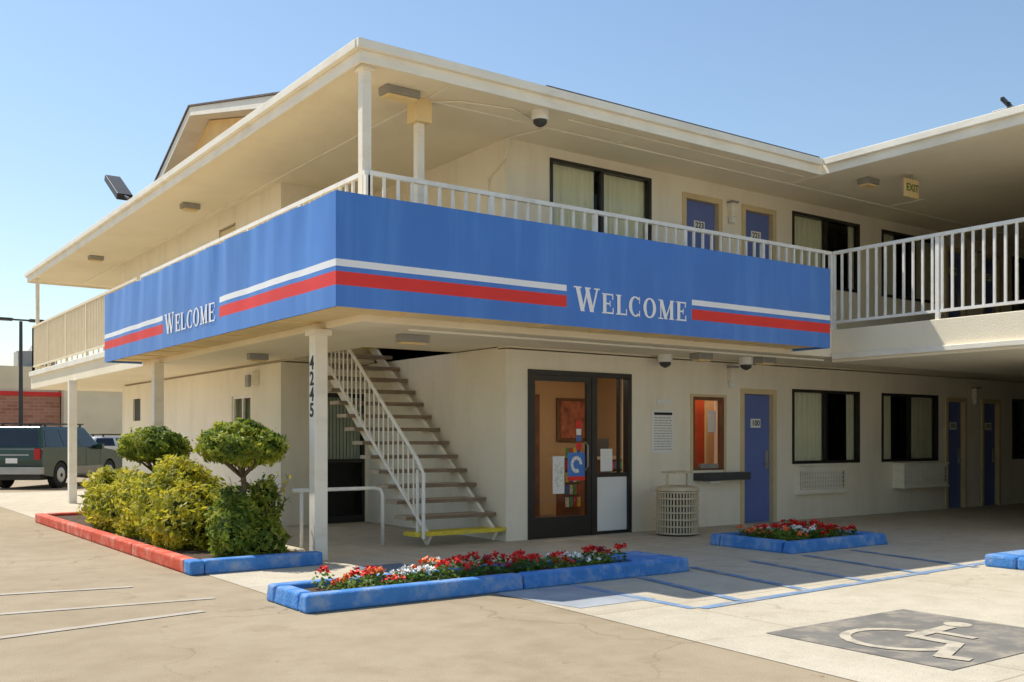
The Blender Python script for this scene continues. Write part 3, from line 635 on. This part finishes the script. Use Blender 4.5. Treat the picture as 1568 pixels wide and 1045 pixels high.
# ---------------------------------------------------------------- vehicles
def suv(name,loc,rz,paint,clad,H=1.82,L=4.7):
    e=empty(name,loc,rz); hl=L/2; TYRE=mat('tyre_'+name,(.025,.025,.025),.8); HUB=mat('hub_'+name,(.45,.45,.45),.35,metal=.6)
    CG=mat('car_glass_'+name,(.02,.025,.03),.08,spec=.6); TL=mat('tail_light_'+name,(.45,.02,.02),.25); CH=mat('bumper_'+name,(.38,.38,.37),.4,metal=.3)
    wx=(-hl+.95,hl-.9); prof=[(-hl+.05,.42)]
    for cx in wx:
        prof.append((cx-.44,.36))
        for t in range(0,181,20): prof.append((cx-.43*math.cos(math.radians(t)),.38+.43*math.sin(math.radians(t))))
        prof.append((cx+.44,.36))
    prof+=[(hl-.03,.42),(hl,.75),(hl-.08,.92),(hl-.5,1.02),(hl-1.35,1.10),(-hl+.02,1.12),(-hl,.8)]
    b=MB(); n=len(prof); w=.89
    b.poly([tuple(range(n)),tuple(range(2*n-1,n-1,-1))]+[(i,(i+1)%n,(i+1)%n+n,i+n) for i in range(n)],[(x,-w,z) for x,z in prof]+[(x,w,z) for x,z in prof],paint)
    b.obj('body',e,bevel=.05,seg=3)
    lo=[(-hl+.03,1.10),(hl-1.30,1.09)]; hi=[(-hl+.28,H-.08),(hl-2.05,H-.08)]; wl,wh=.87,.68
    g=MB(); v=[(lo[0][0],-wl,lo[0][1]),(lo[1][0],-wl,lo[1][1]),(lo[1][0],wl,lo[1][1]),(lo[0][0],wl,lo[0][1]),(hi[0][0],-wh,hi[0][1]),(hi[1][0],-wh,hi[1][1]),(hi[1][0],wh,hi[1][1]),(hi[0][0],wh,hi[0][1])]
    g.poly([(0,3,2,1),(4,5,6,7),(0,1,5,4),(1,2,6,5),(2,3,7,6),(3,0,4,7)],v,paint)
    g.obj('cabin',e,bevel=.06,seg=3)
    q=MB()
    def side(u0,u1,s):
        pts=[]
        for u,tt in((u0,.1),(u1,.1),(u1,.86),(u0,.86)):
            xl=lo[0][0]+(lo[1][0]-lo[0][0])*u; xh=hi[0][0]+(hi[1][0]-hi[0][0])*u
            pts.append((xl+(xh-xl)*tt,s*(wl+(wh-wl)*tt+.008),lo[0][1]+(hi[0][1]-lo[0][1])*tt))
        q.poly([(0,1,2,3)],pts,CG)
    for s in(-1,1):
        for u0,u1 in((.05,.30),(.34,.60),(.64,.93)): side(u0,u1,s)
    def ends(k,t0,t1,wi):
        pts=[]
        for sgn,tt in((-1,t0),(1,t0),(1,t1),(-1,t1)):
            x=lo[k][0]+(hi[k][0]-lo[k][0])*tt+(-.012 if k==0 else .012); pts.append((x,sgn*(wl+(wh-wl)*tt-wi),lo[0][1]+(hi[0][1]-lo[0][1])*tt))
        q.poly([(0,1,2,3)],pts,CG)
    ends(0,.12,.85,.12); ends(1,.08,.9,.08); q.obj('windows',e)
    d=MB()
    for s in(-1,1):
        d.box(-hl-.02,-hl+.12,s*.74-.09,s*.74+.09,.82,1.12,TL)
        d.box(hl-.12,hl+.01,s*.68-.14,s*.68+.14,.72,.86,HUB)
        d.box(-hl+.5,hl-2.1,s*.62-.02,s*.62+.02,H-.02,H+.02,DKGREY)
        for xx in(-hl+.6,-.4,hl-2.2): d.box(xx-.03,xx+.03,s*.62-.02,s*.62+.02,H-.09,H-.02,DKGREY)
        d.box(hl-1.75,hl-1.6,s*.98-.1,s*.98+.1,1.08,1.24,paint)
        d.box(-hl+1.45,hl-1.4,s*.895-.012,s*.895+.012,.38,.60,clad)
        for xx in (-hl+1.72,.0,hl-1.5): d.box(xx,xx+.012,s*.892-.004,s*.892+.004,.5,1.1,DKGREY)
    for xx in(-.6,.35): d.beam((xx,-.62,H+.01),(xx,.62,H+.01),.04,.03,DKGREY)
    d.box(-hl-.10,-hl+.06,-.9,.9,.42,.62,CH); d.box(hl-.05,hl+.08,-.88,.88,.42,.64,CH)
    d.box(-hl-.012,-hl-.002,-.17,.17,.72,.86,SIGNW); d.box(-hl-.02,-hl+.0,-.5,.5,.93,.97,CH); d.box(-hl+.2,hl-.2,-.7,.7,.25,.45,DKGREY)
    d.obj('trim',e,bevel=.01)
    wmb=MB()
    for cx in wx:
        for s in(-1,1):
            wmb.tube([(cx,s*.66,.37),(cx,s*.68,.37),(cx,s*.87,.37),(cx,s*.89,.37)],[.33,.37,.37,.33],TYRE,24)
            wmb.tube([(cx,s*.891,.37),(cx,s*.905,.37)],[.22,.18],HUB,12); wmb.tube([(cx,s*.906,.37),(cx,s*.915,.37)],[.06,.05],TYRE,10)
    wmb.obj('wheels',e)
    return e
hd=math.atan2(.8105,.5857)
suv('parked_suv',(6.40,32.0,0),hd-.08,mat('suv_green_paint',(.02,.055,.045),.2,.05,2,spec=.6),mat('suv_cladding',(.30,.28,.24),.5))
suv('parked_car',(10.6,38.2,0),hd-.9,mat('car_white_paint',(.75,.75,.75),.25,.03,2,spec=.5),DKGREY,1.55,4.4)
# ---------------------------------------------------------------- background
bb=empty('brick_building')
m=bpy.data.materials.new('brick'); m.use_nodes=True; nt=m.node_tree; b=nt.nodes['Principled BSDF']; b.inputs['Roughness'].default_value=.9
tc=nt.nodes.new('ShaderNodeTexCoord'); mp=nt.nodes.new('ShaderNodeMapping'); mp.inputs['Rotation'].default_value=(math.pi/2,0,0); br=nt.nodes.new('ShaderNodeTexBrick')
br.inputs['Scale'].default_value=1; br.inputs['Brick Width'].default_value=.4; br.inputs['Row Height'].default_value=.14; br.inputs['Mortar Size'].default_value=.008
br.inputs['Color1'].default_value=(.40,.16,.09,1); br.inputs['Color2'].default_value=(.52,.25,.15,1); br.inputs['Mortar'].default_value=(.50,.36,.27,1)
nt.links.new(tc.outputs['Object'],mp.inputs[0]); nt.links.new(mp.outputs[0],br.inputs['Vector']); nt.links.new(br.outputs['Color'],b.inputs['Base Color'])
TB=mat('tan_block',(.86,.72,.48),.9,.08,1)
k=MB(); k.box(-6,9.0,44.5,56,0,3.15,m); k.box(-6.05,9.05,44.45,56,3.15,3.32,SR); k.box(-6,9.0,44.6,56,3.32,4.35,TB); k.box(9.05,30,44,56,0,3.5,TB); k.box(9.0,30,43.9,56,3.5,3.62,TRIM)
k.box(7.5,9,45,46,4.35,5.0,GREYM)
k.box(-40,-7,50,60,0,4,TB)
k.obj('walls',bb)
e=empty('street_lamp'); k=MB(); k.tube([(7.1,42.0,0),(7.1,42.0,5.9)],[.09,.06],DKGREY,8); k.beam((6.5,42.0,5.95),(7.7,42.0,5.95),.08,.06,DKGREY); k.box(6.3,6.8,41.85,42.15,5.9,6.0,DKGREY); k.box(7.4,7.9,41.85,42.15,5.9,6.0,DKGREY); k.obj('pole_and_heads',e)
e=empty('water_tank'); k=MB(); k.tube([(9.6,54,4.9),(9.6,54,5.7),(9.6,54,6.0)],[.7,.7,.1],GREYM,16); k.tube([(9.6,54,4.0),(9.6,54,4.9)],.12,GREYM,8); k.obj('tank',e)
e=empty('floodlight'); k=MB(); k.tube([(5.3,20.0,5.6),(5.3,20.0,6.05)],.03,DKGREY,8); k.beam((5.3,20.0,6.05),(5.3,20.45,6.2),.05,.05,DKGREY)
k.beam((5.3,20.35,6.15),(5.3,21.3,6.72),.30,.13,DKGREY); k.obj('lamp_head',e,bevel=.02)
e=empty('distant_trees'); ells=[]
rg=random.Random(8)
for i in range(14): ells.append((-30+i*4+rg.uniform(-1,1),75+rg.uniform(-4,4),2.6+rg.uniform(-.4,.8),2.6,2.6,2.2+rg.uniform(0,.8)))
foliage('crowns',ells,7000,.3,LEAFD,e,20)
k=MB()
for q in ells: k.tube([(q[0],q[1],0),(q[0],q[1],2.5)],[.25,.15],BARK,8)
k.obj('trunks',e)
# ---------------------------------------------------------------- light, sky, camera
sv=Vector((-.26,.60,1.0)); el=math.asin(sv.normalized().z)
W=bpy.data.worlds.new('World'); S.world=W; W.use_nodes=True; nt=W.node_tree
sk=nt.nodes.new('ShaderNodeTexSky'); sk.sky_type='NISHITA'; sk.sun_disc=False; sk.sun_elevation=el; sk.sun_rotation=math.atan2(sv.x,sv.y)%(2*math.pi); sk.air_density=1.35; sk.dust_density=.5; sk.ozone_density=3.0
bg=nt.nodes['Background']; bg.inputs[1].default_value=.15; nt.links.new(sk.outputs[0],bg.inputs[0])
sl_=bpy.data.lights.new('sun','SUN'); sl_.energy=5.0; sl_.angle=math.radians(.5); sl_.color=(1,.95,.85)
so=bpy.data.objects.new('sun',sl_); so.rotation_euler=sv.to_track_quat('Z','Y').to_euler(); so.location=(0,0,20); S.collection.objects.link(so)
cd=bpy.data.cameras.new('camera'); cd.lens=35; cd.sensor_width=36; cd.shift_y=.0953; cd.clip_end=2000; cd.clip_start=.1
co=bpy.data.objects.new('camera',cd); co.location=(0,0,1.4); co.rotation_euler=(math.pi/2,0,-math.atan2(.5857,.8105)); S.collection.objects.link(co); S.camera=co
S.view_settings.view_transform='Standard'; S.view_settings.look='None'; S.view_settings.exposure=0
